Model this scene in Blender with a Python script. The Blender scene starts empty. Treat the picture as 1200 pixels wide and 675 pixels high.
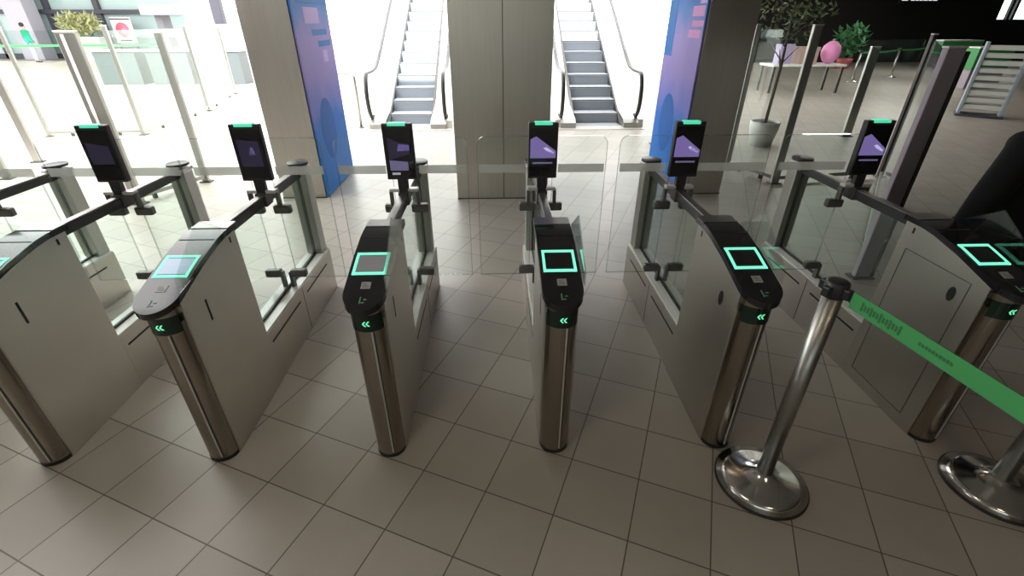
import bpy, bmesh, math, random
from mathutils import Vector, Matrix
R = math.radians
random.seed(7)
SC = bpy.context.scene
COL = SC.collection

# ------------------------------------------------------------------ materials
def mat(name, color=(.5,.5,.5), rough=.5, metal=0., emit=None, estr=0., spec=.5, alpha=None):
    m = bpy.data.materials.new(name); m.use_nodes = True
    b = m.node_tree.nodes['Principled BSDF']
    b.inputs['Base Color'].default_value = (*color, 1)
    b.inputs['Roughness'].default_value = rough
    b.inputs['Metallic'].default_value = metal
    b.inputs['Specular IOR Level'].default_value = spec
    if emit:
        b.inputs['Emission Color'].default_value = (*emit, 1)
        b.inputs['Emission Strength'].default_value = estr
    return m

def noise_color(m, c1, c2, scale=(1,1,1), detail=4, rough=None):
    nt = m.node_tree; b = nt.nodes['Principled BSDF']
    tc = nt.nodes.new('ShaderNodeTexCoord'); mp = nt.nodes.new('ShaderNodeMapping')
    mp.inputs['Scale'].default_value = scale
    nz = nt.nodes.new('ShaderNodeTexNoise'); nz.inputs['Scale'].default_value = 1; nz.inputs['Detail'].default_value = detail
    cr = nt.nodes.new('ShaderNodeValToRGB')
    cr.color_ramp.elements[0].color = (*c1,1); cr.color_ramp.elements[1].color = (*c2,1)
    cr.color_ramp.elements[0].position = .3; cr.color_ramp.elements[1].position = .7
    L = nt.links.new
    L(tc.outputs['Object'], mp.inputs['Vector']); L(mp.outputs[0], nz.inputs['Vector'])
    L(nz.outputs[0], cr.inputs[0]); L(cr.outputs[0], b.inputs['Base Color'])
    if rough:
        mr = nt.nodes.new('ShaderNodeMapRange')
        mr.inputs['To Min'].default_value, mr.inputs['To Max'].default_value = rough
        L(nz.outputs[0], mr.inputs['Value']); L(mr.outputs[0], b.inputs['Roughness'])
    return m

def steel(name, base, rough=.34, stretch=(6,6,160), metal=1.0):
    m = mat(name, base, rough, metal)
    lo = tuple(c*.96 for c in base); hi = tuple(min(1,c*1.03) for c in base)
    return noise_color(m, lo, hi, stretch, 3, (rough-.03, rough+.05))

def glass(name, tint=(.93,.97,.955), reflect=1.0, haze=0.):
    m = bpy.data.materials.new(name); m.use_nodes = True
    nt = m.node_tree; nt.nodes.clear()
    out = nt.nodes.new('ShaderNodeOutputMaterial')
    tr = nt.nodes.new('ShaderNodeBsdfTransparent'); tr.inputs[0].default_value = (*tint,1)
    gl = nt.nodes.new('ShaderNodeBsdfGlossy'); gl.inputs['Roughness'].default_value = .02
    gl.inputs[0].default_value = (.95,1,.98,1)
    fr = nt.nodes.new('ShaderNodeLayerWeight')
    pw = nt.nodes.new('ShaderNodeMath'); pw.operation = 'POWER'; pw.inputs[1].default_value = 5
    mu = nt.nodes.new('ShaderNodeMath'); mu.operation = 'MULTIPLY_ADD'; mu.inputs[1].default_value = .8*reflect; mu.inputs[2].default_value = .04*reflect
    mu.use_clamp = True
    mx = nt.nodes.new('ShaderNodeMixShader'); L = nt.links.new
    L(fr.outputs['Facing'], pw.inputs[0]); L(pw.outputs[0], mu.inputs[0]); L(mu.outputs[0], mx.inputs[0]); L(tr.outputs[0], mx.inputs[1]); L(gl.outputs[0], mx.inputs[2])
    last = mx
    if haze:
        df = nt.nodes.new('ShaderNodeBsdfDiffuse'); df.inputs[0].default_value = (.85,.87,.86,1)
        m2 = nt.nodes.new('ShaderNodeMixShader'); m2.inputs[0].default_value = haze
        L(mx.outputs[0], m2.inputs[1]); L(df.outputs[0], m2.inputs[2]); last = m2
    L(last.outputs[0], out.inputs[0])
    return m

M = {}
M['steel_side'] = steel('brushed steel side', (.56,.525,.48), .40, (150,4,4))
M['steel_nose'] = steel('brushed steel nose', (.33,.295,.255), .20, (90,90,2))
M['steel_column'] = steel('column steel', (.50,.465,.425), .36, (40,40,1.5))
M['steel_bright'] = steel('polished steel', (.72,.70,.68), .16, (4,4,80))
M['steel_rim'] = steel('satin steel rim', (.30,.29,.275), .32, (60,4,4))
M['steel_post'] = steel('post steel', (.40,.40,.375), .35, (80,80,2))
M['black_glass'] = mat('black glass', (.012,.012,.014), .12, 0, spec=.5)
M['black_rubber'] = mat('black rubber', (.015,.015,.015), .55)
M['black_plastic'] = mat('black plastic', (.018,.018,.02), .38)
M['dark_metal'] = mat('dark metal', (.07,.068,.066), .35, .7)
M['grey_clamp'] = mat('clamp metal', (.16,.155,.15), .35, .8)
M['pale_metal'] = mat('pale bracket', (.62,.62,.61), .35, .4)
M['slot'] = mat('slot black', (.006,.006,.006), .6)
M['acrylic'] = mat('pale top', (.80,.78,.76), .18, 0)
M['green_light'] = mat('green light', (.1,.5,.35), .4, emit=(.20,.84,.58), estr=1.0)
M['green_bar'] = mat('green bar', (.1,.5,.35), .4, emit=(.06,.56,.33), estr=1.0)
M['green_icon'] = mat('green icon', (.1,.5,.3), .4, emit=(.16,.80,.42), estr=.9)
M['green_print'] = mat('green print', (.12,.32,.18), .4)
M['sticker'] = mat('grey sticker', (.35,.35,.35), .4)
M['sticker_mark'] = mat('sticker mark', (.18,.18,.18), .4)
M['window_dark'] = mat('status window', (.004,.02,.013), .15)
M['purple_a'] = mat('screen purple', (.02,.02,.02), .2, emit=(.14,.105,.28), estr=1.0)
M['purple_b'] = mat('screen streak', (.02,.02,.02), .2, emit=(.55,.52,.80), estr=1.0)
M['purple_c'] = mat('screen line', (.02,.02,.02), .2, emit=(.10,.09,.17), estr=1.0)
M['purple_d'] = mat('screen dim', (.02,.02,.02), .2, emit=(.012,.009,.026), estr=1.0)
M['screen_pale'] = mat('screen pale', (.02,.02,.02), .2, emit=(.30,.29,.34), estr=1.0)
M['reader_sheen_blue'] = mat('reader pale reflection', (.02,.02,.02), .15, emit=(.26,.36,.48), estr=1.0)  # pale blue reflection in the reader glass, painted as emission
M['reader_sheen_grey'] = mat('reader grey reflection', (.02,.02,.02), .15, emit=(.13,.13,.13), estr=1.0)  # grey reflection in the reader glass, likewise put in as emission
M['glass'] = glass('clear glass', (.915,.962,.940))
M['glass_leaf'] = glass('leaf glass', (.965,.985,.975), .7)
M['glass_fin'] = glass('fin glass', (.90,.94,.93), 1.6)
M['glass_far'] = glass('partition glass', (.94,.97,.96), .9, .0)
M['frost'] = glass('frosted band', (.85,.87,.87), .6, .58)
M['seal'] = glass('edge seal', (.82,.85,.84), .7, .05)
M['belt'] = mat('belt green', (.045,.30,.085), .6)
M['belt_mark'] = mat('belt print', (.02,.13,.04), .6)
M['white'] = mat('white paint', (.80,.80,.79), .5)
M['step'] = noise_color(mat('escalator tread', (.2,.22,.25), .45, .1), (.36,.39,.43), (.48,.51,.55), (90,3,3), 2)
M['riser'] = mat('escalator riser', (.27,.30,.34), .5, .1); M['nosing'] = mat('step nosing', (.045,.05,.06), .5)
M['esc_deck'] = mat('escalator deck', (.62,.60,.57), .35, .5)
M['handrail'] = mat('handrail rubber', (.02,.02,.022), .4)
M['purple_panel'] = mat('mauve panel', (.30,.26,.31), .4)
M['dark_shop'] = mat('dark shopfront', (.008,.008,.009), .6)
M['sign_white'] = mat('lit sign', (.5,.5,.5), .5, emit=(.65,.62,.68), estr=1.0)
M['sign_green'] = mat('green sign', (.04,.26,.08), .5)
M['leaf'] = noise_color(mat('leaf', (.08,.13,.04), .6), (.05,.085,.03), (.16,.2,.07), (9,9,9))
M['leaf_yellow'] = noise_color(mat('leaf yellow', (.4,.42,.2), .6), (.30,.34,.15), (.55,.56,.28), (5,5,5))
M['leaf_bright'] = noise_color(mat('leaf bright', (.05,.25,.08), .6), (.02,.10,.03), (.10,.34,.13), (7,7,7))
M['trunk'] = mat('trunk', (.09,.075,.06), .8)
M['soil'] = mat('soil', (.03,.025,.02), .9)
M['pot'] = mat('pale pot', (.52,.52,.50), .5)
M['pot_red'] = mat('red pot', (.45,.09,.09), .5)
M['pink'] = mat('pink', (.85,.30,.60), .5)
M['salmon'] = mat('salmon', (.50,.35,.31), .6)
M['lilac'] = mat('lilac', (.42,.36,.55), .6)
M['red_print'] = mat('red print', (.85,.16,.22), .5)
M['cloth_black'] = mat('black cloth', (.006,.006,.007), .85, spec=.2)
M['cloth_green'] = mat('green cloth', (.02,.38,.22), .8)
M['jeans'] = mat('jeans', (.32,.40,.58), .85)
M['skin'] = mat('skin', (.55,.36,.27), .55)
M['hair'] = mat('hair', (.02,.016,.014), .6)
M['mullion'] = mat('dark mullion', (.05,.05,.07), .5)
M['pillar_mauve'] = mat('pale pillar', (.42,.41,.48), .6)
M['concrete'] = mat('pale bridge', (.62,.61,.60), .6)
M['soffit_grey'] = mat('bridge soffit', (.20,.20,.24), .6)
M['slat'] = mat('pale slat', (.62,.65,.60), .5)
M['blue_panel'] = mat('blue grey panel', (.30,.36,.42), .45)
M['shop_glass'] = mat('shop glazing', (.38,.50,.50), .12)
M['bin_dark'] = mat('dark counter', (.05,.05,.06), .5)

# printed column face: blue and violet abstract print
def print_mat():
    m = mat('advert print', (.1,.2,.7), .55, spec=.12); nt = m.node_tree; b = nt.nodes['Principled BSDF']; L = nt.links.new
    tc = nt.nodes.new('ShaderNodeTexCoord'); sp = nt.nodes.new('ShaderNodeSeparateXYZ')
    L(tc.outputs['Object'], sp.inputs[0])
    nz = nt.nodes.new('ShaderNodeTexNoise'); nz.inputs['Scale'].default_value = 2.2; nz.inputs['Detail'].default_value = 1.5
    L(tc.outputs['Object'], nz.inputs['Vector'])
    ad = nt.nodes.new('ShaderNodeMath'); ad.operation = 'MULTIPLY_ADD'; ad.inputs[1].default_value = .55; 
    L(nz.outputs[0], ad.inputs[0]); L(sp.outputs[2], ad.inputs[2])
    mr = nt.nodes.new('ShaderNodeMapRange'); mr.inputs['From Min'].default_value = .25; mr.inputs['From Max'].default_value = 2.45
    L(ad.outputs[0], mr.inputs['Value'])
    cr = nt.nodes.new('ShaderNodeValToRGB'); e = cr.color_ramp.elements
    e[0].position = 0; e[0].color = (.025,.17,.52,1); e[1].position = 1; e[1].color = (.016,.17,.62,1)
    for p, c in ((.36,(.018,.15,.54,1)), (.47,(.15,.18,.54,1)), (.60,(.27,.22,.55,1)), (.80,(.33,.27,.64,1)), (.90,(.09,.24,.66,1))):
        k = e.new(p); k.color = c
    L(mr.outputs[0], cr.inputs[0]); L(cr.outputs[0], b.inputs['Base Color'])
    return m
M['advert'] = print_mat()
M['print_lilac'] = mat('print lilac', (.50,.40,.78), .55, spec=.12)
M['print_pink'] = mat('print pink', (.66,.32,.68), .55, spec=.12)
M['print_deep'] = mat('print deep blue', (.008,.11,.42), .55, spec=.12)
M['print_blue'] = mat('print blue', (.012,.17,.55), .55, spec=.12)

def floor_mat():
    m = mat('floor tiles', (.4,.38,.35), .3); nt = m.node_tree; b = nt.nodes['Principled BSDF']; L = nt.links.new
    tc = nt.nodes.new('ShaderNodeTexCoord'); mp = nt.nodes.new('ShaderNodeMapping'); mp.vector_type = 'TEXTURE'
    mp.inputs['Location'].default_value = (TX, TY, 0); mp.inputs['Rotation'].default_value = (0,0,TA)
    br = nt.nodes.new('ShaderNodeTexBrick'); br.offset = 0; br.squash = 1
    br.inputs['Scale'].default_value = 1; br.inputs['Brick Width'].default_value = TS; br.inputs['Row Height'].default_value = TS
    br.inputs['Mortar Size'].default_value = .0032; br.inputs['Mortar Smooth'].default_value = .3; br.inputs['Bias'].default_value = 0
    br.inputs['Color1'].default_value = (.375,.342,.300,1); br.inputs['Color2'].default_value = (.435,.398,.352,1)
    br.inputs['Mortar'].default_value = (.10,.085,.07,1)
    nz = nt.nodes.new('ShaderNodeTexNoise'); nz.inputs['Scale'].default_value = 3.; nz.inputs['Detail'].default_value = 6
    mx = nt.nodes.new('ShaderNodeMixRGB'); mx.blend_type = 'MULTIPLY'; mx.inputs[0].default_value = .22
    L(tc.outputs['Object'], mp.inputs['Vector']); L(mp.outputs[0], br.inputs['Vector']); L(tc.outputs['Object'], nz.inputs['Vector'])
    L(br.outputs['Color'], mx.inputs[1]); L(nz.outputs[0], mx.inputs[2])
    mr = nt.nodes.new('ShaderNodeMapRange'); mr.inputs['To Min'].default_value = .30; mr.inputs['To Max'].default_value = .44
    L(nz.outputs[0], mr.inputs['Value']); L(mr.outputs[0], b.inputs['Roughness'])
    hs = nt.nodes.new('ShaderNodeBump'); hs.inputs['Strength'].default_value = .25; hs.inputs['Distance'].default_value = .002; hs.invert = True
    L(br.outputs['Fac'], hs.inputs['Height']); L(hs.outputs[0], b.inputs['Normal'])
    L(mx.outputs[0], b.inputs['Base Color'])
    return m
TS = .3266; TA = R(-21.27-1.9)
_c, _s = math.cos(R(1.9)), math.sin(R(1.9))
TX, TY = _c*(-.4272)+_s*1.5394, -_s*(-.4272)+_c*1.5394
M['floor'] = floor_mat()

# ------------------------------------------------------------------ mesh helper
class MB:
    def __init__(self): self.bm = bmesh.new()
    def _merge(self, b2, mi):
        for f in b2.faces: f.material_index = mi
        me = bpy.data.meshes.new('t'); b2.to_mesh(me); b2.free(); self.bm.from_mesh(me); bpy.data.meshes.remove(me)
    def box(self, x0,x1,y0,y1,z0,z1, bev=0., mi=0, seg=2, rot=None, piv=None):
        b = bmesh.new(); bmesh.ops.create_cube(b, size=1)
        for v in b.verts:
            v.co = Vector(((x0+x1)/2+v.co.x*(x1-x0), (y0+y1)/2+v.co.y*(y1-y0), (z0+z1)/2+v.co.z*(z1-z0)))
        if bev: bmesh.ops.bevel(b, geom=b.edges[:], offset=bev, segments=seg, profile=.5, affect='EDGES')
        if rot is not None: bmesh.ops.rotate(b, verts=b.verts, cent=piv or Vector((0,0,0)), matrix=rot)
        self._merge(b, mi); return self
    def poly(self, pts, d, mi=0, bev=0.):      # polygon (3D points) extruded by vector d
        b = bmesh.new(); vs = [b.verts.new(p) for p in pts]; f = b.faces.new(vs)
        r = bmesh.ops.extrude_face_region(b, geom=[f])
        bmesh.ops.translate(b, verts=[g for g in r['geom'] if isinstance(g, bmesh.types.BMVert)], vec=Vector(d))
        bmesh.ops.recalc_face_normals(b, faces=b.faces)
        if bev: bmesh.ops.bevel(b, geom=b.edges[:], offset=bev, segments=2, profile=.5, affect='EDGES')
        self._merge(b, mi); return self
    def lathe(self, prof, seg=32, c=(0,0,0), mi=0):   # prof [(r,z)]
        b = bmesh.new(); rings = []
        for r, z in prof:
            rings.append([b.verts.new((c[0]+r*math.cos(2*math.pi*i/seg), c[1]+r*math.sin(2*math.pi*i/seg), c[2]+z)) for i in range(seg)])
        for a, q in zip(rings, rings[1:]):
            for i in range(seg): b.faces.new((a[i], a[(i+1)%seg], q[(i+1)%seg], q[i]))
        b.faces.new(rings[0][::-1]); b.faces.new(rings[-1])
        bmesh.ops.recalc_face_normals(b, faces=b.faces)
        for f in b.faces: f.smooth = True
        self._merge(b, mi); return self
    def tube(self, path, r, seg=10, mi=0, closed=False, flat=1.0):
        b = bmesh.new(); pts = [Vector(p) for p in path]; rings = []
        n = len(pts)
        for i, p in enumerate(pts):
            t = (pts[min(i+1,n-1)]-pts[max(i-1,0)]).normalized()
            up = Vector((1,0,0)) if abs(t.x) < .9 else Vector((0,0,1))
            a = t.cross(up).normalized(); c = t.cross(a)
            rr = r[i] if isinstance(r, (list,tuple)) else r
            rings.append([b.verts.new(p+rr*(a*math.cos(2*math.pi*k/seg)*flat+c*math.sin(2*math.pi*k/seg))) for k in range(seg)])
        for q, w in zip(rings, rings[1:]):
            for k in range(seg): b.faces.new((q[k], q[(k+1)%seg], w[(k+1)%seg], w[k]))
        b.faces.new(rings[0][::-1]); b.faces.new(rings[-1])
        bmesh.ops.recalc_face_normals(b, faces=b.faces)
        for f in b.faces: f.smooth = True
        self._merge(b, mi); return self
    def blob(self, c, r, sub=2, jit=.2, mi=0, sc=(1,1,1)):
        b = bmesh.new(); bmesh.ops.create_icosphere(b, subdivisions=sub, radius=r)
        for v in b.verts:
            k = 1+random.uniform(-jit, jit); v.co = Vector((c[0]+v.co.x*k*sc[0], c[1]+v.co.y*k*sc[1], c[2]+v.co.z*k*sc[2]))
        self._merge(b, mi); return self
    def leafcard(self, p, size, mi=0):
        b = bmesh.new(); d = Vector((random.gauss(0,1), random.gauss(0,1), random.gauss(.2,.7))).normalized()
        s = d.cross(Vector((random.random()-.5, random.random()-.5, 1))).normalized()
        n = d.cross(s)*size*.12; p = Vector(p)
        vs = [b.verts.new(q) for q in (p, p+d*size*.4+s*size*.22+n, p+d*size, p+d*size*.4-s*size*.22+n)]
        b.faces.new(vs); self._merge(b, mi); return self
    def build(self, name, mats, parent=None, smooth=None):
        me = bpy.data.meshes.new(name); self.bm.to_mesh(me); self.bm.free()
        for m in (mats if isinstance(mats, (list,tuple)) else [mats]): me.materials.append(m if not isinstance(m, str) else M[m])
        if smooth is not None:
            for p in me.polygons: p.use_smooth = True
            me.set_sharp_from_angle(angle=R(smooth))
        o = bpy.data.objects.new(name, me); COL.objects.link(o)
        if parent: o.parent = parent
        return o

def tag(o, label, cat, group=None, kind=None):
    o['label'] = label; o['category'] = cat
    if group: o['group'] = group
    if kind: o['kind'] = kind
    return o
def struct(o): o['kind'] = 'structure'; return o
def thing(name, label, cat, loc=(0,0,0), rz=0., group=None):
    o = bpy.data.objects.new(name, None); COL.objects.link(o); o.location = loc; o.rotation_euler = (0,0,rz)
    o.empty_display_size = .1
    return tag(o, label, cat, group)

# ------------------------------------------------------------------ setting
struct(MB().box(-60,70,-8,75,-.25,0).build('floor', 'floor'))
def ceiling_mat():
    m = mat('ceiling', (.42,.41,.40), .7); return m
M['ceiling'] = ceiling_mat(); M['wall_dim'] = mat('dim wall', (.22,.21,.20), .7); M['wall_pale'] = mat('pale wall', (.75,.75,.74), .6)
ceil = struct(MB().box(-3.1,.6,-8,8.2,3.3,3.6).box(.6,60,-8,10.4,3.3,3.6).box(-60,-3.1,-8,2.5,3.3,3.6).box(5.2,60,10.4,27,3.3,3.6).build('ceiling', 'ceiling'))  # unseen; slab edges stepped to place sun, shade and sky light
wf = struct(MB().box(-60,60,-8.3,-8,0,2.25).box(-60,60,-8.3,-8,3.0,3.6).box(-60,-6,-8.3,-8,2.25,3.0).box(1.5,60,-8.3,-8,2.25,3.0).build('wall_front', 'wall_dim'))
struct(MB().box(-6,1.5,-8.16,-8.14,2.25,3.0).build('added_window_1', 'glass'))  # unseen window added behind the camera to brighten columns and foreground
struct(MB().box(-60,-13,21,34,7,7.3).build('shade_roof_shops', 'ceiling'))  # unseen roof added to keep sky light off the left shops
struct(MB().box(60,60.3,-8,27,0,3.6).build('wall_right', 'wall_dim'))
struct(MB().box(12.5,60,26.5,27,0,1.95).box(12.5,60,26.5,27,2.95,3.6).box(12.5,25.4,26.5,27,1.95,2.95).box(28,60,26.5,27,1.95,2.95).build('wall_back', 'dark_shop'))
for k,x in enumerate((25.9,26.15,27.1)): struct(MB().box(x-.07,x+.07,26.45,26.6,1.9,3.0).build('trim_%d'%(k+20),'mullion'))
struct(MB().box(25.4,28,26.7,26.72,1.95,2.95).build('window_2','glass'))

# steel-clad columns and the printed boards on their sides
def column(name, x0,x1,y0,y1, seams=()):
    m = MB().box(x0,x1,y0,y1,0,3.3,.004)
    o = m.build(name, 'steel_column'); struct(o)
    for s in seams:
        MB().box(s-.004,s+.004,y0-.003,y0+.01,0,3.3).build('seam', 'slot', o)
    MB().box(x0-.004,x1+.004,y0-.004,y0+.05,0,.015).build('base_trim', 'dark_metal', o)
    return o
column('column_left', -2.62,-2.10,5.64,6.86)
column('column_center', -.476,.617,5.54,6.5, (.085,))
column('column_right', 2.26,2.80,5.64,6.86)
def advert(xs, side, label, blocks):
    t = thing('advert_board', label, 'advert', (xs, 6.25, .01))
    s = side
    MB().box(min(0,s*.02),max(0,s*.02),-.60,.60,0,3.2,.002).build('printed_sheet', 'advert', t)
    for k,(y0,y1,z0,z1,mm) in enumerate(blocks):
        MB().box(min(s*.02,s*.0215),max(s*.02,s*.0215),y0,y1,z0,z1).build('print_patch', mm, t)
    E = [(s*.0201, .12*-s+.26*math.cos(2*math.pi*i/28), .72+.36*math.sin(2*math.pi*i/28)) for i in range(28)]
    MB().poly(E,(s*.0012,0,0)).build('print_patch','print_deep',t)
    return t
advert(-2.094, 1, 'blue and violet printed board on the side of the left steel column', [(-.28,.22,1.86,2.02,'print_lilac'),(-.1,.42,1.74,1.80,'print_blue'),(.05,.5,1.62,1.68,'print_blue'),(.15,.32,1.45,1.58,'print_lilac'),(-.45,.60,2.05,2.5,'print_blue')])
advert(2.254, -1, 'blue and violet printed board with pink patches on the right steel column', [(-.56,-.22,1.93,2.03,'print_pink'),(-.58,-.25,1.83,1.89,'print_pink'),(-.54,-.18,1.72,1.80,'print_pink'),(-.58,-.40,2.05,2.3,'print_lilac'),(.30,.58,1.5,2.2,'print_blue')])

# ------------------------------------------------------------------ gates
Y0 = 1.64
def ztop(y):
    pts = [(1.58,.885),(1.64,.905),(1.9,.983),(2.05,1.016),(2.12,1.024),(2.3,1.026)]
    for (a,za),(b,zb) in zip(pts,pts[1:]):
        if y <= b: return za+(zb-za)*(y-a)/(b-a)
    return 1.026
def strip(m, x0,x1,y0,y1,off,th,mi=0,n=4):   # slab that follows the sloping top
    ys = [y0+(y1-y0)*i/n for i in range(n+1)]
    for a,b in zip(ys,ys[1:]):
        za,zb = ztop(a)+off, ztop(b)+off
        A = [(x0,a-Y0,za),(x1,a-Y0,za),(x1,b-Y0,zb),(x0,b-Y0,zb)]
        m.poly(A,(0,0,-th),mi)
    return m
def round_rect(w,h,r,corners):   # in (u,v); corners = set of rounded ones
    P = []
    for k,(cx,cy,a0) in enumerate(((w,h,0),(0,h,90),(0,0,180),(w,0,270))):
        if k in corners:
            ox = cx-r if cx else r; oy = cy-r if cy else r
            for i in range(7):
                a = R(a0+15*i); P.append((ox+r*math.cos(a), oy+r*math.sin(a)))
        else: P.append((cx,cy))
    return P

def make_gate(X, label, left_leaf, right_leaf, screen, reader, oval_slot=False, side_panel=False):
    g = thing('ticket_gate', label, 'ticket gate', (X, Y0, 0), 0, 'steel ticket gates in a row')
    y = lambda v: v-Y0
    # cabinet
    m = MB()
    prof = [(y(1.70),0),(y(2.235),0),(y(2.235),1.0),(y(2.12),.998),(y(2.05),.99),(y(1.9),.957),(y(1.70),.893)]
    m.poly([(-.075,a,b) for a,b in prof], (.15,0,0), bev=.003)
    cab = m.build('cabinet', 'steel_side', g)
    # rounded nose
    pts = []
    for i in range(17):
        a = math.pi*i/16
        pts.append((.068*math.cos(a), y(1.70)-.062*math.sin(a)))
    m = MB().poly([(px,py,.004) for px,py in pts+[(-.068,y(1.74)),(.068,y(1.74))]], (0,0,.80))
    nose = m.build('nose_pillar', 'steel_nose', g, smooth=35)
    MB().poly([(px*1.02,y(1.70)+(py-y(1.70))*1.02,.0) for px,py in pts], (0,0,.02)).build('kick_strip', 'black_rubber', nose, smooth=35)
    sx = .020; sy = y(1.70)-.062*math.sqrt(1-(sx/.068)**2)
    MB().box(sx-.0035,sx+.0035,sy-.003,sy+.012,.03,.758,.0015).build('nose_strip','pale_metal',nose)  # ridge on the nose; pale colour paints in its highlight
    MB().box(sx+.004,sx+.010,sy-.0005,sy+.014,.03,.758).build('nose_groove','dark_metal',nose)
    # steel collar and the dark status window under the lip
    MB().poly([(px*1.08,y(1.70)+(py-y(1.70))*1.06,.845) for px,py in pts+[(-.068,y(1.74)),(.068,y(1.74))]], (0,0,.03)).build('collar', 'steel_nose', g, smooth=35)
    w = MB().poly([(px*1.05,y(1.70)+(py-y(1.70))*1.05,.763) for px,py in pts[2:15]], (0,0,.082)).build('status_window', 'window_dark', g, smooth=35)
    m = MB()
    for k in range(2):     # pair of chevrons pointing left
        cx = -.010+.015*k+.004
        for s in (1,-1):
            m.poly([(cx-.008,0,.804),(cx+.002,0,.804+s*.012),(cx+.009,0,.804+s*.012),(cx-.001,0,.804)], (0,-.0015,0))
    for v in m.bm.verts: v.co.y += y(1.70)-.062*1.05*math.sqrt(max(0,1-(v.co.x/.0714)**2))-.0005
    m.build('arrow_icon', 'green_icon', w)
    # top panel, rounded in front
    m = MB(); HW = .088
    plan = []
    ys = [1.70,1.8,1.9,2.05,2.12,2.245]
    left = [(-HW,v) for v in ys[::-1]]; right = [(HW,v) for v in ys]
    arc = [(-HW*math.cos(math.pi*i/14), 1.70-.10*math.sin(math.pi*i/14)) for i in range(1,14)]
    b = m.bm
    rings = []
    rows = []
    # build as cross rows from front to rear
    for i in range(8):
        a = math.pi/2*i/7
        rows.append((max(.004,HW*math.sin(a)), 1.70-.10*math.cos(a)))
    rows += [(HW,v) for v in (1.76,1.83,1.9,1.98,2.05,2.12,2.245)]
    V = []
    for hw,v in rows:
        z = ztop(v); V.append([b.verts.new((-hw,y(v),z)), b.verts.new((hw,y(v),z)), b.verts.new((hw,y(v),z-.028)), b.verts.new((-hw,y(v),z-.028))])
    for p,q in zip(V,V[1:]):
        for k in range(4): b.faces.new((p[k],p[(k+1)%4],q[(k+1)%4],q[k]))
    b.faces.new(V[0]); b.faces.new(V[-1])
    bmesh.ops.recalc_face_normals(b, faces=b.faces)
    top = m.build('top_panel', 'black_glass', g, smooth=30)
    # steel rim at the rear of the top panel
    strip(MB(), -HW,HW,2.16,2.245,.004,.006,0,1).build('rear_trim', 'steel_rim', top)
    strip(MB(), -HW+.008,HW-.008,2.045,2.05,.0015,.002,0,1).build('panel_joint', 'slot', top)
    # lit frame and reader window
    m = MB(); o_, t_ = .073, .0115
    strip(m,-o_,o_,1.795,1.795+.0125,.004,.005,0,1); strip(m,-o_,o_,1.9175,1.93,.004,.005,0,1)
    strip(m,-o_,-o_+t_,1.795,1.93,.004,.005,0,3); strip(m,o_-t_,o_,1.795,1.93,.004,.005,0,3)
    fr = m.build('light_frame', 'green_light', g)
    strip(MB(), -o_+t_+.002,o_-t_-.002,1.815,1.910,.003,.004,0,2).build('reader_window', reader, fr)
    m = strip(MB(), -.020,.020,1.715,1.752,.002,.003,0,1)
    for k in range(3): strip(m, -.014,.014-.006*k,1.722+.009*k,1.726+.009*k,.003,.002,1,1)
    m.build('sticker', ['sticker','sticker_mark'], top)
    m = MB()
    for k in range(2):
        c = 1.648+.016*k
        strip(m,-.012,-.007,c-.012,c+.006,.002,.003,0,1); strip(m,-.004+.008*k,.008+.008*k,c-.010,c-.005,.002,.003,0,1)
    m.build('printed_mark', 'green_print', top)
    # side slots and panel lines
    for s in (-1,1):
        x0,x1 = (.0735,.0765) if s>0 else (-.0765,-.0735)
        m = MB()
        if oval_slot and s<0:
            P = [(x0 if s<0 else x1, y(1.845)+.020*math.cos(2*math.pi*i/20), .775+.037*math.sin(2*math.pi*i/20)) for i in range(20)]
            m.poly(P, (.003,0,0))
        else:
            m.box(x0,x1,y(1.845),y(1.857),.70,.81,.001)
        m.build('sensor_slot', 'slot', g)
        MB().box(x0,x1,y(2.165),y(2.178),.945,.975,.001).build('key_slot', 'slot', g)
        if side_panel:
            fr_ = MB(); a0,a1,c0,c1 = y(1.78),y(2.17),.07,.86
            for (p0,p1,q0,q1) in ((a0,a1,c0,c0+.004),(a0,a1,c1,c1+.004),(a0,a0+.004,c0,c1),(a1,a1+.004,c0,c1)):
                fr_.box(x0*1.0,x1*1.0,p0,p1,q0,q1)
            fr_.build('panel_joint', 'grey_clamp', cab)
    # plinth with pale top, slots
    pl = MB().box(-.072,.072,y(2.238),y(3.40),0,.345,.002).build('plinth', 'steel_side', g)
    MB().box(-.068,.068,y(2.240),y(3.395),.345,.354,.001).build('plinth_top', 'acrylic', pl)
    for s in (-1,1):
        x0,x1 = (.0705,.0735) if s>0 else (-.0735,-.0705)
        MB().box(x0,x1,y(2.27),y(2.72),.262,.274).build('vent_slot', 'slot', pl)
        MB().box(x0,x1,y(2.85),y(3.28),.262,.274).build('vent_slot', 'slot', pl)
        MB().box(x0,x1,y(2.785),y(2.788),.01,.34).build('panel_joint', 'slot', pl)
    # rail
    rl = MB().box(-.024,.024,y(2.20),y(3.33),.945,.995,.004).build('rail', 'black_plastic', g)
    MB().box(-.021,.021,y(2.20),y(3.33),.995,1.004,.003).build('rail_cap', 'steel_rim', rl)
    # fixed glass under the rail with seals
    fg = MB().box(-.005,.005,y(2.24),y(3.285),.356,.946).build('glass_panel', 'glass', g)
    MB().box(-.008,.008,y(2.238),y(3.285),.354,.366).build('glass_seal', 'black_rubber', fg)
    # rear post
    ps = MB().box(-.055,.055,y(3.285),y(3.395),.354,.985,.006).build('rear_post', 'steel_post', g)
    MB().box(-.012,.012,y(3.2835),y(3.2865),.36,.97).build('post_groove', 'dark_metal', ps)
    MB().box(-.060,.060,y(3.275),y(3.405),.985,1.006,.004).build('post_band', 'pale_metal', ps)
    c = [(.070*math.cos(2*math.pi*i/24), y(3.34)+.078*math.sin(2*math.pi*i/24), 1.022) for i in range(24)]
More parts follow.
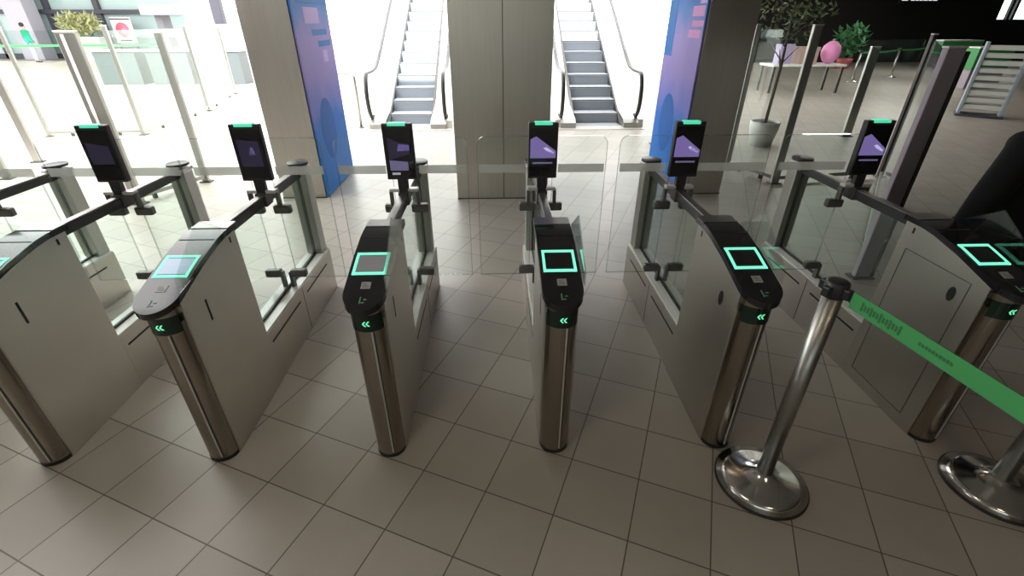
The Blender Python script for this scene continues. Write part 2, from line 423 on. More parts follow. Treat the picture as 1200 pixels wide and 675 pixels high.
    MB().poly(c, (0,0,.018), bev=.003).box(-.02,.02,y(3.32),y(3.36),1.0,1.025).build('post_cap', 'black_plastic', ps, smooth=30)
    # scanner bracket
    br = MB().box(-.030,.030,y(2.71),y(2.80),.935,1.012,.004).build('bracket', 'dark_metal', g)
    for s in (-1,1):
        MB().box(min(s*.024,s*.085),max(s*.024,s*.085),y(2.735),y(2.785),1.008,1.028,.005).build('bracket_tab', 'pale_metal', br)
        MB().box(min(s*.070,s*.090),max(s*.070,s*.090),y(2.745),y(2.78),.925,1.012,.004).build('bracket_leg', 'grey_clamp', br)
    # face scanner
    sc = MB().box(-.085,.085,y(2.735),y(2.775),1.085,1.402,.006).build('face_scanner', 'black_plastic', g)
    MB().box(-.030,.030,y(2.738),y(2.772),1.0,1.09,.004).build('scanner_neck', 'black_plastic', sc)
    MB().box(-.050,.050,y(2.730),y(2.770),1.389,1.406,.003).build('light_bar', 'green_bar', sc)
    m = MB().box(-.077,.077,y(2.7325),y(2.736),1.100,1.375)
    yy = y(2.7325); F = lambda P,mi: m.poly([(a,yy,b_) for a,b_ in P],(0,-.0006,0),mi)
    if screen == 'purple':
        F([(-.074,1.205),(.074,1.205),(.074,1.245),(-.040,1.328),(-.074,1.312)],1)
        F([(.000,1.262),(.018,1.268),(.066,1.236),(.060,1.228),(.02,1.246)],2)
        F([(-.060,1.172),(.056,1.172),(.056,1.182),(-.060,1.182)],3)
    elif screen == 'mixed':
        F([(-.060,1.20),(.060,1.235),(.060,1.29),(.0,1.30),(-.060,1.33)],4); F([(-.01,1.25),(.060,1.255),(.060,1.285),(.0,1.29)],1)
        F([(-.052,1.115),(-.005,1.115),(-.005,1.128),(-.052,1.128)],5); F([(-.060,1.14),(.045,1.14),(.045,1.19),(-.060,1.20)],3)
    elif screen == 'dim':
        F([(-.060,1.19),(.060,1.19),(.060,1.29),(-.060,1.31)],4)
    elif screen == 'spot':
        F([(-.060,1.17),(.060,1.17),(.060,1.31),(-.060,1.32)],4); F([(-.005,1.235),(.030,1.235),(.025,1.275),(.010,1.28)],1); F([(.010,1.245),(.024,1.245),(.020,1.268)],5)
    m.build('screen', ['black_glass','purple_a','purple_b','purple_c','purple_d','screen_pale'], sc)
    # glass fin on the right edge of the top panel
    fx = .0885
    MB().poly([(fx,y(1.70),.93),(fx,y(1.70),.99),(fx,y(1.95),1.15),(fx,y(2.13),1.035),(fx,y(2.13),1.0),(fx,y(1.9),.965)], (.006,0,0)).build('glass_fin', 'glass_fin', g)
    # swing leaves
    for s,w in ((-1,left_leaf),(1,right_leaf)):
        if not w: continue
        x_in = .062; wd = w-x_in; hh = .90; zb = .42
        P = round_rect(wd,hh,.05,{0})
        yl = y(2.78)
        lf = MB().poly([(s*(x_in+u), yl, zb+v) for u,v in P], (0,.009,0)).build('door_leaf', 'glass_leaf', g)
        # polished edge around the leaf
        e = MB(); 
        for (u0,v0),(u1,v1) in zip(P,P[1:]+P[:1]):
            d = Vector((u1-u0,0,v1-v0)); n = Vector((-d.z,0,d.x)).normalized()*.0035
            q = [Vector((u0,0,v0)),Vector((u1,0,v1)),Vector((u1,0,v1))+n,Vector((u0,0,v0))+n]
            e.poly([(s*(x_in+k.x), yl-.0006, zb+k.z) for k in q],(0,.0102,0))
        e.build('leaf_edge', 'seal', lf)
        xa,xb = sorted((s*(x_in+.035), s*(w-.012)))
        MB().box(xa,xb,yl-.0015,yl-.0003,1.108,1.158).build('frosted_band', 'frost', lf)
        for zc in (.895,.455):
            xa,xb = sorted((s*.030,s*.132))
            MB().box(xa,xb,yl-.018,yl+.027,zc-.026,zc+.026,.010,seg=3).build('hinge_clamp', 'grey_clamp', lf)
            if zc < .5:
                xa,xb = sorted((s*.018,s*.040))
                MB().box(xa,xb,yl-.014,yl+.023,.354,zc+.01,.004).build('hinge_foot', 'grey_clamp', lf)
    return g

make_gate(-3.052, 'steel ticket gate cut by the left edge, only rail, rear post and plinth showing', .385,.385,'dim','reader_sheen_blue')
make_gate(-2.222, 'steel ticket gate at the left edge, its green-framed reader half out of view', .385,.385,'dim','reader_sheen_blue')
make_gate(-1.395, 'steel ticket gate whose reader window reflects pale blue, before left column', .385,.385,'spot','reader_sheen_blue')
make_gate(-.556, 'steel ticket gate with grey reader window, in front of the left escalator', .385,.385,'mixed','reader_sheen_grey')
make_gate(.270, 'steel ticket gate seen nearly end-on with black reader, before right escalator', .385,.385,'purple','black_glass')
make_gate(1.112, 'steel ticket gate with black reader, belt stanchion standing at its nose', .385,.52,'purple','black_glass', oval_slot=True)
make_gate(2.217, 'rightmost steel ticket gate, behind the green belt, dark figure beside it', .52,0,'purple','black_glass', oval_slot=True, side_panel=True)

# ------------------------------------------------------------------ belt stanchions
def stanchion(x, y, label, group='belt stanchions near the gates', h=1.09, r=.205, head=True):
    t = thing('belt_stanchion', label, 'stanchion', (x,y,0), 0, group)
    MB().lathe([(r,0),(r,.008),(r*.97,.014)], 48).build('base_rim', 'black_rubber', t)
    MB().lathe([(r*.97,.014),(r*.75,.030),(r*.45,.048),(.045,.066),(.040,.075)], 64).build('base_plate', 'steel_bright', t)
    MB().lathe([(.034,.07),(.034,h-.065)], 32).build('post', 'steel_post', t)
    if head:
        hd = MB().lathe([(.036,h-.068),(.040,h-.06),(.040,h-.012),(.034,h-.004),(.02,h)], 28).build('belt_head', 'black_plastic', t)
        for k,a in enumerate((20,110,200,290)):
            rot = Matrix.Rotation(R(a),3,'Z')
            MB().box(.032,.058,-.014,.014,h-.058,h-.02,.004,rot=rot).build('belt_slot', 'black_plastic', hd)
    return t
stanchion(1.227,1.44,'steel belt stanchion on round base, green belt clipped to its head')
stanchion(2.30,1.37,'steel belt stanchion in the dark at the right edge, in front of last gate')
stanchion(1.41,.22,'steel belt stanchion holding the near end of the green belt', r=.18)
# belt between first and third
def belt(p, q, w, sag, label, grp=None, marks=True, th=.003):
    p,q = Vector(p),Vector(q); n=16; m = MB(); b=m.bm; side = (q-p).cross(Vector((0,0,1))).normalized()*th/2
    prev=None
    for i in range(n+1):
        t=i/n; c=p.lerp(q,t); c.z -= sag*4*t*(1-t)
        ring=[b.verts.new(c+side+Vector((0,0,w/2))),b.verts.new(c-side+Vector((0,0,w/2))),b.verts.new(c-side-Vector((0,0,w/2))),b.verts.new(c+side-Vector((0,0,w/2)))]
        if prev:
            for k in range(4): b.faces.new((prev[k],prev[(k+1)%4],ring[(k+1)%4],ring[k]))
        else: b.faces.new(ring)
        prev=ring
    b.faces.new(prev[::-1]); bmesh.ops.recalc_face_normals(b, faces=b.faces)
    o = m.build('barrier_belt', 'belt'); tag(o,label,'belt',grp)
    if marks:
        mk = MB(); d=(q-p)
        def at(t,z): 
            c=p.lerp(q,t); c.z -= sag*4*t*(1-t); return c+Vector((0,0,z))
        sd = side*1.25
        sgn = 1 if side.x < 0 else -1
        t0=.04
        for k in range(13):
            t=t0+.011*k; h=.011 if k%3 else .017
            A=[at(t,-h),at(t+.008,-h),at(t+.008,h-.004*(k%2)),at(t,h)]
            mk.poly([a+sgn*side*1.02 for a in A], sgn*side*.3)
        mk.build('belt_print', 'belt_mark', o); mk = MB()
        for k in range(10):
            t=.235+.010*k; h=.006
            A=[at(t,-h),at(t+.008,-h),at(t+.008,h-.003*(k%2)),at(t,h)]
            mk.poly([a+sgn*side*1.02 for a in A], sgn*side*.3)
        mk.build('belt_print', 'belt_mark', o)
    return o
belt((1.243,1.374,1.045),(1.398,.282,1.045),.062,.0,'bright green retractable belt stretched from the stanchion to the right edge')

# ------------------------------------------------------------------ escalators
def escalator(cx, label, hs, hr):
    t = thing('escalator', label, 'escalator', (cx, 10.0, 0), 0, 'escalators behind the columns')
    NS = 15
    MB().box(-hr-.12,hr+.12,-.35,.32,.0,.012,.003).build('landing_plate', 'esc_deck', t)
    MB().box(-hs,hs,.02,.34,.012,.02,.003).build('comb_plate', 'step', t)
    for j in range(NS):
        y = .30+.40*j; z = .21*(j+1)
        m = MB().box(-hs,hs,y,y+.42,z-.03,z,.004,0)
        m.box(-hs,hs,y+.004,y+.03,z-.21,z-.02,0,1)
        m.box(-hs,hs,y-.002,y+.012,z-.012,z+.001,0,2)
        m.build('step', ['step','riser','nosing'], t)
    L = .30+.40*NS; top = .21*NS; sl = .21/.40
    for s in (-1,1):
        a,b = sorted((s*(hs+.02),s*(hr+.13)))
        prof = [(-.15,0),(L,0+top-.75),(L,top+.22),(.75,.52),(.25,.30),(-.12,.20)]
        m = MB().poly([(a,yy,max(0,zz)) for yy,zz in [(-.15,0),(1.4,0),(L,top-.85),(L,top+.26),(.95,.44),(.35,.22),(-.12,.16)]], (b-a,0,0), bev=.01)
        bl = m.build('balustrade_deck', 'esc_deck', t)
        MB().poly([(s*hr-.006,yy,zz) for yy,zz in [(-.02,.17),(.35,.23),(.95,.45),(L,top+.27),(L,top+1.0),(.85,.98),(.05,.98),(-.1,.85),(-.13,.6),(-.1,.35)]], (.012,0,0)).build('glass_balustrade', 'glass_far', bl)
        x0,x1 = sorted((s*(hs+.015),s*(hr+.02)))
        MB().poly([(x0,yy,zz) for yy,zz in [(-.2,.0),(.5,.0),(.9,.40),(.45,.27),(-.1,.17),(-.2,.10)]], (x1-x0,0,0), bev=.006).build('deck_end','steel_post',bl)
        path = [(s*hr,.35,.20),(s*hr,.05,.19)]
        for i in range(13):
            an = R(-90-15*i); path.append((s*hr,.06+.30*math.cos(an)*.8,.60+.41*math.sin(an)))
        path += [(s*hr,.5,1.01),(s*hr,.9,1.05),(s*hr,1.3,1.22),(s*hr,L,1.22+(L-1.3)*sl)]
        MB().tube(path,.040,10,flat=.7).build('handrail', 'handrail', bl)
        x0,x1 = sorted((s*(hs-.012),s*(hs+.022)))
        MB().poly([(x0,yy,zz) for yy,zz in [(0,.013),(.3,.2),(.7,.40),(L,top+.20),(L,top+.05),(.5,.01)]], (x1-x0,0,0)).build('skirt_panel', 'dark_metal', bl)
    MB().poly([(-hr-.12,yy,zz) for yy,zz in [(1.6,0),(L,top-1.2),(L,top-.9),(1.1,0)]], (2*hr+.24,0,0)).build('truss_cover', 'esc_deck', t)
    return t
escalator(-1.75,'left escalator rising behind the gap between left and middle columns, treads sunlit',.43,.74)
escalator(2.10,'right escalator with grey blue steps between the middle and right columns',.47,.77)

# ------------------------------------------------------------------ glass partitions
def glass_post(x,y,h,w,label,d=.05,group='partition posts',mt='steel_post',rz=0.):
    t = thing('partition_post', label, 'post', (x,y,0), rz, group)
    MB().box(-w/2,w/2,-d/2,d/2,.012,h,.006).build('upright', mt, t)
    if w > .18: MB().box(-w*.22,-w*.06,-d/2-.004,-d/2+.002,.03,h-.02,.001).build('bright_strip', 'acrylic', t)
    MB().box(-w/2-.03,w/2+.03,-d/2-.03,d/2+.03,0,.014,.004).build('foot_plate', 'dark_metal', t)
    MB().box(-w/2-.004,w/2+.004,-d/2-.004,d/2+.004,h-.001,h+.012,.003).build('end_cap', 'pale_metal', t)
    return t
def pane(p,q,h,label,zb=.10,group='glass partition panes',rail=True):
    p,q = Vector((*p,0)),Vector((*q,0)); d=(q-p); Ln=d.length; rz=math.atan2(d.y,d.x)
    t = thing('glass_pane', label, 'glass pane', p, rz, group)
    MB().box(.03,Ln-.03,-.006,.006,zb,h).build('pane', 'glass_far', t)
    if rail: 
        MB().box(.02,Ln-.02,-.02,.02,zb-.05,zb,.004).build('bottom_rail', 'steel_post', t)
        for u in (.25*Ln,.75*Ln): MB().box(u-.02,u+.02,-.02,.02,0,zb-.04).build('rail_foot', 'dark_metal', t)
    return t
LP = [(-4.30,5.50,1.8,.20,'broad steel partition post rising behind the leftmost face scanner'),
      (-3.93,6.37,1.78,.085,'steel partition post just left of the left steel column'),
      (-6.72,9.46,1.82,.075,'slim steel partition post in the bright hall, left of the round poster'),
      (-6.92,12.2,1.8,.07,'slim steel partition post in the bright hall, behind the first run'),
      (-7.75,15.3,1.78,.07,'farthest slim post of the bright left partition beside the column'),
      (-7.07,7.49,1.62,.11,'steel partition post leaning in at the left edge above the rail'),
      (-8.4,9.37,1.8,.06,'thin pale post behind the left edge posts'),
      (-6.75,6.60,1.5,.10,'steel partition post lowest at the left edge, nearest of that run')]
for a in LP: glass_post(*a)
pane((-4.30,5.50),(-3.93,6.37),1.75,'clear pane between the broad post and the post by left column')
pane((-8.4,9.37),(-6.72,9.46),1.75,'clear pane in the bright hall at the far left')
pane((-6.72,9.46),(-6.92,12.2),1.75,'clear pane running back from the slim post in the bright hall')
pane((-6.92,12.2),(-7.75,15.3),1.75,'farthest clear pane of the bright left partition')
RP = [(3.72,6.05,1.85,.10,'steel partition post between the right column and the potted tree'),
      (3.45,6.9,1.85,.07,'pale steel partition post touching the right column edge'),
      (5.35,6.3,1.75,.05,'thin dark post in the right hall behind the wide gate leaf'),
      (6.6,8.9,1.5,.16,'short broad pale post in the dark right hall'),
      (3.08,3.42,1.74,.13,'broad mauve partition post behind the rightmost face scanner'),
      (2.95,7.9,1.8,.09,'pale post between right escalator and blue board'),
      (2.78,8.4,1.8,.06,'thin pale post beside the right escalator handrail')]
for k,a in enumerate(RP):
  t = glass_post(*a, mt='purple_panel' if k==4 else ('dark_metal' if k==2 else 'steel_post'))
  if k == 4: MB().box(.066,.10,-.025,.025,.012,a[2]-.02,.004).build('dark_edge','black_plastic',t)
pane((3.46,6.85),(3.71,6.09),1.8,'clear pane in front of the potted tree by right column')
pane((3.76,6.06),(5.28,6.29),1.7,'clear pane across the right hall behind the wide leaf')
pane((5.30,6.22),(3.10,3.47),1.7,'clear pane running forward to the broad mauve post')
pane((2.78,8.4),(3.45,6.9),1.75,'clear pane between right escalator and right column')

# ------------------------------------------------------------------ plants
def plant(x,y,label,crown,mt,pot,potmat,trunk=None,pot_box=False,n=260,ls=.14):
    t = thing('potted_plant', label, 'plant', (x,y,0))
    r,h = pot
    if pot_box: MB().box(-r,r,-r*.4,r*.4,0,h,.02).build('planter', potmat, t); MB().box(-r*.94,r*.94,-r*.35,r*.35,h-.02,h+.004).build('soil', 'soil', t)
    else:
        MB().lathe([(r*.72,0),(r*.95,h*.7),(r,h),(r*.9,h),(r*.88,h-.04)],28).build('pot', potmat, t); MB().lathe([(r*.86,h-.06),(r*.86,h-.03)],20).build('soil', 'soil', t)
    cx,cz,rx,rz_,cy,ry = crown
    if trunk:
        m = MB(); m.tube([(0,0,h-.05),(.02,0,h+(cz-h)*.5),(0,.02,cz)],[.028,.022,.014],8)
        for k in range(7):
            a=random.uniform(0,6.28); zz=h+(cz-h)*random.uniform(.45,1); m.tube([(0,0,zz),(rx*.5*math.cos(a),ry*.5*math.sin(a),zz+.25)],[.012,.005],6)
        m.build('trunk', 'trunk', t)
    m = MB()
    for k in range(n):
        while True:
            u=Vector((random.uniform(-1,1),random.uniform(-1,1),random.uniform(-1,1)))
            if u.length<1: break
        m.leafcard((cx+u.x*rx,cy+u.y*ry,cz+u.z*rz_), ls*random.uniform(.7,1.3))
    if not trunk:
        for k in range(8): m.tube([(cx+random.uniform(-.5,.5)*rx,0,h-.03),(cx+random.uniform(-.8,.8)*rx,cy,cz)],.01,5)
    m.build('foliage', mt, t)
    return t
plant(4.62,8.24,'tall slender potted tree in pale pot behind the right column',(0,2.15,.62,.55,0,.5),'leaf',(.24,.40),'pot',True,n=420,ls=.11)
plant(-22.0,29.3,'wide yellow-green plant in pale planter at the far left',(0,1.75,1.15,.55,0,.5),'leaf_yellow',(1.0,1.15),'pot',pot_box=True,n=520,ls=.30)
plant(15.8,23.0,'bushy green plant in red pot in front of the dark shops',(0,1.15,.62,.6,0,.5),'leaf_bright',(.32,.42),'pot_red',n=240,ls=.34)

# ------------------------------------------------------------------ right hall
def box_sign(name,label,cat,loc,size,mt,extra=None):
    t = thing(name,label,cat,loc)
    sx,sy,sz=size
    MB().box(-sx/2,sx/2,-sy/2,sy/2,0,sz,.01).build('panel', mt, t)
    if extra: extra(t,sx,sy,sz)
    return t
def shopsign(t,sx,sy,sz):
    m=MB(); yy=-sy/2-.01; x=-sx/2+.1
    m.box(x,x+.30,yy,yy+.012,.12,.42); x+=.45
    for k in range(6):
        w=random.uniform(.13,.22); m.box(x,x+w,yy,yy+.012,.12,.22); m.box(x,x+w*.6,yy,yy+.012,.30,.42) if k%2 else m.box(x+.02,x+w,yy,yy+.012,.28,.40); x+=w+.05
    m.build('sign_letters','sign_white',t)
box_sign('shop_sign','black shop sign with small white lettering over the dark shops','sign',(21.0,26.3,2.62),(2.3,.12,.6),'dark_shop',shopsign)
for lab,loc,size in (('long green sign band above the mauve post','',''),):
    pass
def belts_far(x0,x1,y,z,label):
    pass
def counter(name,label,loc,size,mt,topm,rz=0):
    t = thing(name,label,'counter',loc,rz)
    sx,sy,sz=size
    MB().box(-sx/2,sx/2,-sy/2,sy/2,0,sz,.01).build('counter_body', mt, t)
    MB().box(-sx/2-.05,sx/2+.05,-sy/2-.05,sy/2+.05,sz,sz+.05,.01).build('counter_top', topm, t)
    MB().box(-sx/2+.05,sx/2-.05,-sy/2+.03,-sy/2+.05,0,.08).build('plinth', 'black_plastic', t)
    return t
def kiosk(label,loc,w,z0,z1):
    t = thing('kiosk_counter',label,'counter',loc,0,'green fronted kiosk counters')
    MB().box(-w/2,w/2,-.3,.3,0,z0,.01).build('counter_body','purple_panel',t)
    MB().box(-w/2-.03,w/2+.03,-.33,.33,z0,z1,.01).build('green_band','sign_green',t)
    MB().box(-w/2-.03,w/2+.03,-.33,.33,z1,z1+.04,.01).build('counter_top','pale_metal',t)
kiosk('green banded kiosk counter behind the broad mauve post',(17.6,19.6,0),1.5,.75,1.22)
kiosk('green banded kiosk counter just left of the slatted stand',(15.5,16.0,0),1.1,.55,1.15)
# pale slatted stand
t = thing('slatted_stand','pale slatted display stand near the top right corner','stand',(11.0,10.9,0),R(-40))
for sx in (-1,1): MB().box(sx*.36-.03,sx*.36+.03,-.18,.18,0,1.5,.008).build('upright','blue_panel',t)
for k in range(9): MB().box(-.33,.33,-.16,.16,.16+.148*k,.25+.148*k,.008).build('slat','slat',t)
MB().box(-.42,.42,-.26,.26,0,.05,.01).build('base','bin_dark',t)
# mannequin-like goods behind the potted tree: boxes on a display table
t = thing('display_table','low display table behind the potted tree','table',(9.2,15.2,0))
MB().box(-1.1,1.1,-.4,.4,.72,.78,.01).build('tabletop','white',t)
for sx in (-1,1):
    for sy in (-1,1): MB().box(sx*1.02-.03,sx*1.02+.03,sy*.34-.03,sy*.34+.03,0,.72).build('leg','dark_metal',t)
def goods(name,label,cat,x,y,z,fn):
    t=thing(name,label,cat,(x,y,z)); fn(t); return t
goods('gift_box','lilac box with lid on the display table','box',8.55,15.2,.781,lambda t:(MB().box(-.2,.2,-.15,.15,0,.5,.01).build('carton','lilac',t),MB().box(-.21,.21,-.16,.16,.42,.52,.01).build('lid','lilac',t)))
goods('gift_box','salmon box with lid on the display table','box',9.2,15.2,.781,lambda t:(MB().box(-.28,.28,-.2,.2,0,.42,.01).build('carton','salmon',t),MB().box(-.29,.29,-.21,.21,.35,.45,.01).build('lid','salmon',t)))
def ball(t):
    MB().lathe([(.06,0),(.16,.06),(.24,.2),(.26,.32),(.22,.47),(.1,.58),(.02,.60)],24).build('ball_body','pink',t); MB().lathe([(.02,.60),(.035,.63),(.01,.65)],12).build('knot','salmon',t)
goods('pink_balloon','pink round balloon on the display table','balloon',9.95,15.2,.781,ball)
# far stanchions in right hall
st = [(15.2,19.2),(18.4,21.4),(12.6,17.6)]
for k,(x,y) in enumerate(st): stanchion(x,y,('slim stanchion midway along the far green belt in right hall','slim stanchion at the counter end of far green belt in right hall','slim stanchion at the near end of far green belt in right hall')[k],'far stanchions in the right hall',h=1.0,r=.18)
belt((15.30,19.22,.94),(18.20,21.30,.94),.06,.03,'far green belt in right hall, counter side length','far belts in the right hall',False)
belt((12.68,17.65,.94),(15.12,19.15,.94),.06,.03,'far green belt in right hall, near side length','far belts in the right hall',False)

# ------------------------------------------------------------------ left hall
# glazed shopfront with dark mullions
m = MB().box(-46,-17.4,31.0,31.3,0,7)
struct(m.build('wall_left_shops','shop_glass'))
for k,x in enumerate((-33.5,-30.2,-27.8,-26.6,-24.6,-21.9)):
    t = struct(MB().box(x-.14,x+.14,30.8,31.05,0,7,.01).build('trim_%d'%(k+1),'mullion'))
struct(MB().box(-46,-17.4,30.7,31.05,2.22,2.42,.01).build('trim_7','mullion'))
struct(MB().box(-46,-17.4,30.8,31.05,.0,.25,.01).build('trim_8','mullion'))
struct(MB().box(-25.9,-24.8,29.6,30.5,0,7,.03).build('pillar_left','pillar_mauve'))
# poster stand
t = thing('poster_stand','white poster stand with a round red emblem at the far left','poster',(-20.3,30.0,0))
MB().box(-.52,.52,-.04,.04,.8,2.05,.01).build('poster_board','white',t)
for s in (-.45,.45): MB().box(s-.03,s+.03,-.05,.05,0,.82).build('leg','mullion',t)
m=MB().lathe([(.36,0),(.36,.01)],40); 
for v in m.bm.verts: v.co = Vector((v.co.x, -.041-v.co.z, 1.45+v.co.y))
em=m.build('emblem','red_print',t)
m=MB().lathe([(.13,0),(.13,.006)],24)
for v in m.bm.verts: v.co = Vector((.05+v.co.x, -.0515-v.co.z, 1.40+v.co.y))
m.build('emblem_center','pink',em)
MB().box(-.32,.32,-.052,-.04,.90,.98).build('caption_bar','mullion',t)
MB().box(-.52,.52,-.05,-.035,1.93,2.0).build('header_bar','bin_dark',t)
# belts in front of the left shops
ls = [(-27.5,24.2),(-23.0,24.0),(-19.2,24.4),(-15.6,25.0)]
nm = ['at the far left end','beside the person in green','below the poster stand','nearest the ramp']
for (x,y),k in zip(ls,nm): stanchion(x,y,'pale stanchion of the left queue, '+k,'stanchions of the left queue',h=1.0,r=.2)
for (a,b),k in zip(zip(ls,ls[1:]),('left length','middle length below the yellow plant','right length below the poster')):
    belt((a[0]+.05,a[1],.93),(b[0]-.05,b[1],.93),.09,.02,'green belt of the left queue, '+k,'belts of the left queue',False)
# pedestrian bridge / stair rising at the top left
t = thing('white_stair','white stair with glass side rising left, behind the left column','stair',(-12.5,24.0,0))
P=[(3.0,0),(3.9,0),(-.2,2.45),(-2.2,2.45),(-2.2,2.15),(-.3,2.15)]
MB().poly([(a,-.9,b) for a,b in P],(0,1.8,0)).build('flight','concrete',t)
MB().poly([(a,-.93,b) for a,b in [(3.8,.1),(3.8,1.0),(-.2,3.4),(-.2,2.45)]],(0,.02,0)).build('glass_side','glass_far',t)
MB().tube([(3.85,-.92,1.02),(-.2,-.92,3.42),(-2.2,-.92,3.42)],.05,8).build('handrail','pale_metal',t)
for k in range(5):
    u=k/4; x=3.6-3.7*u; z=.15+2.2*u; MB().box(x-.03,x+.03,-.95,-.89,z,z+.95).build('baluster','pale_metal',t)
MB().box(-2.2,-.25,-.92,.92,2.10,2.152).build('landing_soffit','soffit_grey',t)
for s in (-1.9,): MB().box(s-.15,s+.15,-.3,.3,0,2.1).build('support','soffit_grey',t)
m = MB().box(-7.1,-6.86,13.9,14.1,1.82,4.2,.02); tag(m.build('hanging_banner','mullion'),'dark narrow hanging banner beside the left column top','banner')
M['teal_grey'] = mat('teal grey front', (.09,.11,.115), .5)
for xx,lb in ((-12.6,'grey service counter farthest left under the white stair'),(-10.9,'grey service counter in the middle under the white stair'),(-9.2,'grey service counter nearest the left column, under the white stair')):
    c = counter('service_counter',lb,(xx,18.0,0),(1.35,.6,1.0),'teal_grey','white'); c['group'] = 'grey service counters'
# guard rail by the left escalator
t = thing('guard_rail','pale tube guard rail between left column and left escalator','rail',(-3.05,10.0,0))
MB().tube([(.32,0,0),(.32,0,.95),(.26,0,1.02),(-.55,0,1.02),(-.62,0,.95),(-.62,0,0)],.028,10).build('tube_frame','steel_post',t)
for xx in (.32,-.62): MB().lathe([(.06,0),(.06,.012),(.03,.02)],20,(xx,0,0)).build('foot_flange','dark_metal',t)
# ------------------------------------------------------------------ people
def skin_obj(name, verts, edges, radii, mt, parent, root=0, sub=2):
    me = bpy.data.meshes.new(name); me.from_pydata([Vector(v) for v in verts], edges, []); me.materials.append(M[mt])
    o = bpy.data.objects.new(name, me); COL.objects.link(o); o.parent = parent
    sm = o.modifiers.new('skin','SKIN'); sm.use_smooth_shade = True
    lay = me.skin_vertices[0].data if me.skin_vertices else None
    if lay is None:
        bpy.context.view_layer.objects.active = o; bpy.ops.mesh.customdata_skin_add(); lay = me.skin_vertices[0].data
    for i,r in enumerate(radii):
        lay[i].radius = r if isinstance(r,tuple) else (r,r); lay[i].use_root = (i==root)
    ss = o.modifiers.new('sub','SUBSURF'); ss.levels = sub; ss.render_levels = sub
    return o
def person(x,y,rz,label,coat,legs,coat_len=.45,k=1.0,bulk=1.0,arm_out=.0):
    t = thing('person', label, 'person', (x,y,0), rz)
    t.scale = (k,k,k)
    V=[];E=[];Rd=[]
    def add(p,r,par=None):
        V.append(p);Rd.append(r)
        if par is not None: E.append((par,len(V)-1))
        return len(V)-1
    pel=add((0,0,.95),(.15,.11)); wa=add((0,0,1.10),(.13,.095),pel); ch=add((0,.01,1.28),(.155,.105),wa); up=add((0,.01,1.40),(.10,.08),ch)
    nk=add((0,.0,1.49),(.052,.055),up); h0=add((0,-.015,1.565),(.066,.078),nk); h1=add((0,-.015,1.66),(.078,.095),h0); h2=add((0,-.005,1.725),(.055,.07),h1)
    no=add((0,-.105,1.60),.014,h0)
    for s in (-1,1):
        hip=add((s*.09,0,.90),.088,pel); kn=add((s*.10,-.015,.50),.058,hip); ak=add((s*.105,.02,.09),.040,kn); toe=add((s*.115,-.13,.035),.036,ak)
        sh=add((s*.175,.01,1.385),.062,up); el=add((s*(.235+arm_out),.03,1.10),.043,sh); wr=add((s*(.245+arm_out*.3),-.06,.86),.028,el); pm=add((s*(.245+arm_out*.3),-.085,.79),(.034,.018),wr)
        for f,(dx,ln) in enumerate(((-.026,.068),(-.009,.078),(.009,.074),(.025,.058))):
            a=add((s*(.245+arm_out*.3)+dx,-.095,.755),.0095,pm); b_=add((s*(.245+arm_out*.3)+dx,-.100,.755-ln*.5),.0085,a); add((s*(.245+arm_out*.3)+dx,-.088,.755-ln),.007,b_)
        a=add((s*(.215+arm_out*.3),-.11,.80),.011,pm); add((s*(.205+arm_out*.3),-.125,.755),.009,a)
    body=skin_obj('body',V,E,Rd,'skin',t)
    # face details
    for s in (-1,1): MB().blob((s*.032,-.098,1.645),.010,1,0,0).build('eye','hair',body)
    MB().box(-.025,.025,-.100,-.088,1.565,1.573,.002).build('mouth','pot_red',body)
    # coat
    V=[];E=[];Rd=[]; B=bulk
    z0=.95-coat_len
    p0=add((0,0,1.10),(.175*B,.135*B)); c1=add((0,.01,1.28),(.185*B,.135*B),p0); c2=add((0,.01,1.41),(.125*B,.10*B),c1); add((0,.0,1.475),(.078,.075),c2)
    q=add((0,0,.95),(.185*B,.14*B),p0); q2=add((0,0,(.95+z0)/2),(.195*B,.15*B),q); add((0,0,z0),(.20*B,.155*B),q2)
    for s in (-1,1):
        sh=add((s*.185,.01,1.385),.082*B,c2); el=add((s*(.24+arm_out),.03,1.10),.066*B,sh); add((s*(.245+arm_out*.3),-.055,.88),.048*B,el)
    skin_obj('coat',V,E,Rd,coat,t)
    V=[];E=[];Rd=[]
    p=add((0,0,.93),(.16,.12))
    for s in (-1,1):
        hip=add((s*.09,0,.86),.102,p); kn=add((s*.10,-.015,.50),.074,hip); add((s*.105,.015,.10),.056,kn)
    skin_obj('trousers',V,E,Rd,legs,t)
    for s in (-1,1):
        skin_obj('shoe',[(s*.107,.05,.05),(s*.112,-.05,.045),(s*.118,-.16,.035)],[(0,1),(1,2)],[(.045,.042),.042,.034],'black_plastic',t,sub=2)
    m=MB().blob((0,.012,1.675),.108,3,.03,0,(.86,1.0,.98))
    for v in list(m.bm.verts):
        if v.co.y < -.055 and v.co.z < 1.70: v.co.y = -.055
    m.build('hair','hair',t,smooth=60)
    return t
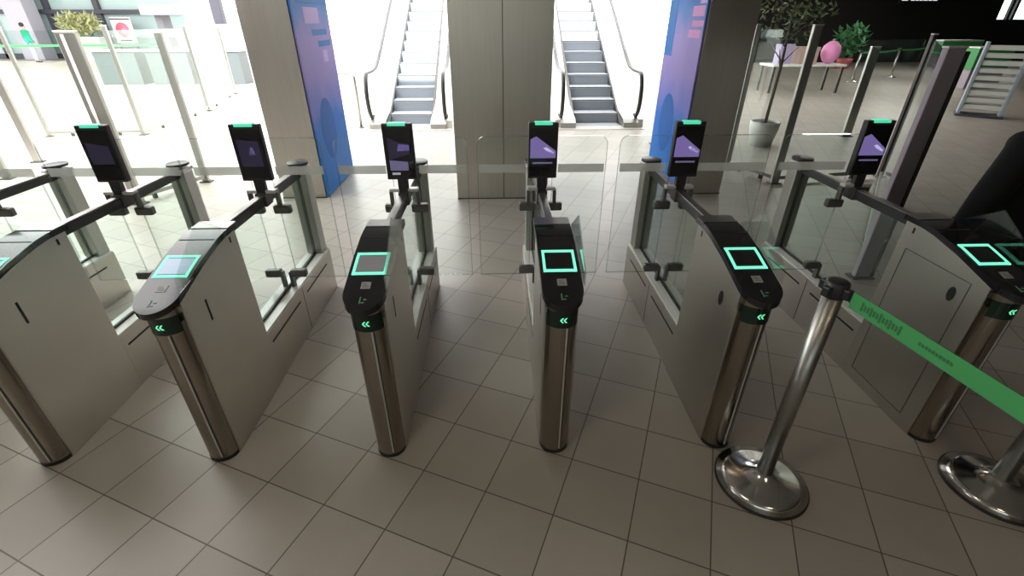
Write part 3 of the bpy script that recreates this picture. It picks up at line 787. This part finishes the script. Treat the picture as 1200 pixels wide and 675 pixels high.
person(2.80,2.30,R(190),'person in a long black coat at the right edge beside the last gate','cloth_black','cloth_black',.40,.985,1.14,.10)
person(-23.83,27.92,R(150),'person in a green top and pale blue jeans at the far left','cloth_green','jeans',.10,1.02,1.1,.05)

# ------------------------------------------------------------------ light
w = bpy.data.worlds.new('World'); SC.world = w; w.use_nodes = True
bg = w.node_tree.nodes['Background']; bg.inputs[0].default_value = (1.0,.985,.965,1); bg.inputs[1].default_value = 5.1
def lamp(name,typ,loc,rot,energy,color=(1,1,1),size=1,sizey=None):
    l = bpy.data.lights.new(name,typ); l.energy=energy; l.color=color
    if typ=='AREA':
        l.size=size
        if sizey: l.shape='RECTANGLE'; l.size_y=sizey
    if typ=='SUN': l.angle=R(1.0)
    o = bpy.data.objects.new(name,l); COL.objects.link(o); o.location=loc; o.rotation_euler=rot; return o
sun = lamp('sun','SUN',(0,20,20),(0,0,0),9.0,(1,.97,.92))
d = Vector((.15,1.15,-1)).normalized()       # direction the light travels
sun.rotation_euler = d.to_track_quat('-Z','Y').to_euler()
lamp('downlight','AREA',(-1.2,.3,3.27),(0,0,0),14,(1,.86,.70),.5)
for px,py in ((8.5,12.5),(13,16),(17,21)): lamp('hall_fill','AREA',(px,py,3.27),(0,0,0),75,(1,.95,.88),1.2)  # unseen lamps added to brighten the right hall
lamp('downlight','AREA',(1.8,-1.2,3.27),(0,0,0),10,(1,.75,.5),.35)

# ------------------------------------------------------------------ camera
cd = bpy.data.cameras.new('camera'); cam = bpy.data.objects.new('camera', cd); COL.objects.link(cam)
cd.sensor_width = 36; cd.lens = 549.3*36/1200; cd.clip_end = 300; cd.clip_start = .05
cam.location = (0,0,1.9); cam.rotation_euler = (R(90-29.72),0,R(-1.9))
SC.camera = cam
SC.view_settings.view_transform = 'Standard'; SC.view_settings.look = 'None'
SC.view_settings.gamma = 1; SC.view_settings.use_curve_mapping = False
SC.view_settings.exposure = 0.16
SC.cycles.max_bounces = 14; SC.cycles.transparent_max_bounces = 40; SC.cycles.use_denoising = True
SC.cycles.sample_clamp_indirect = 6
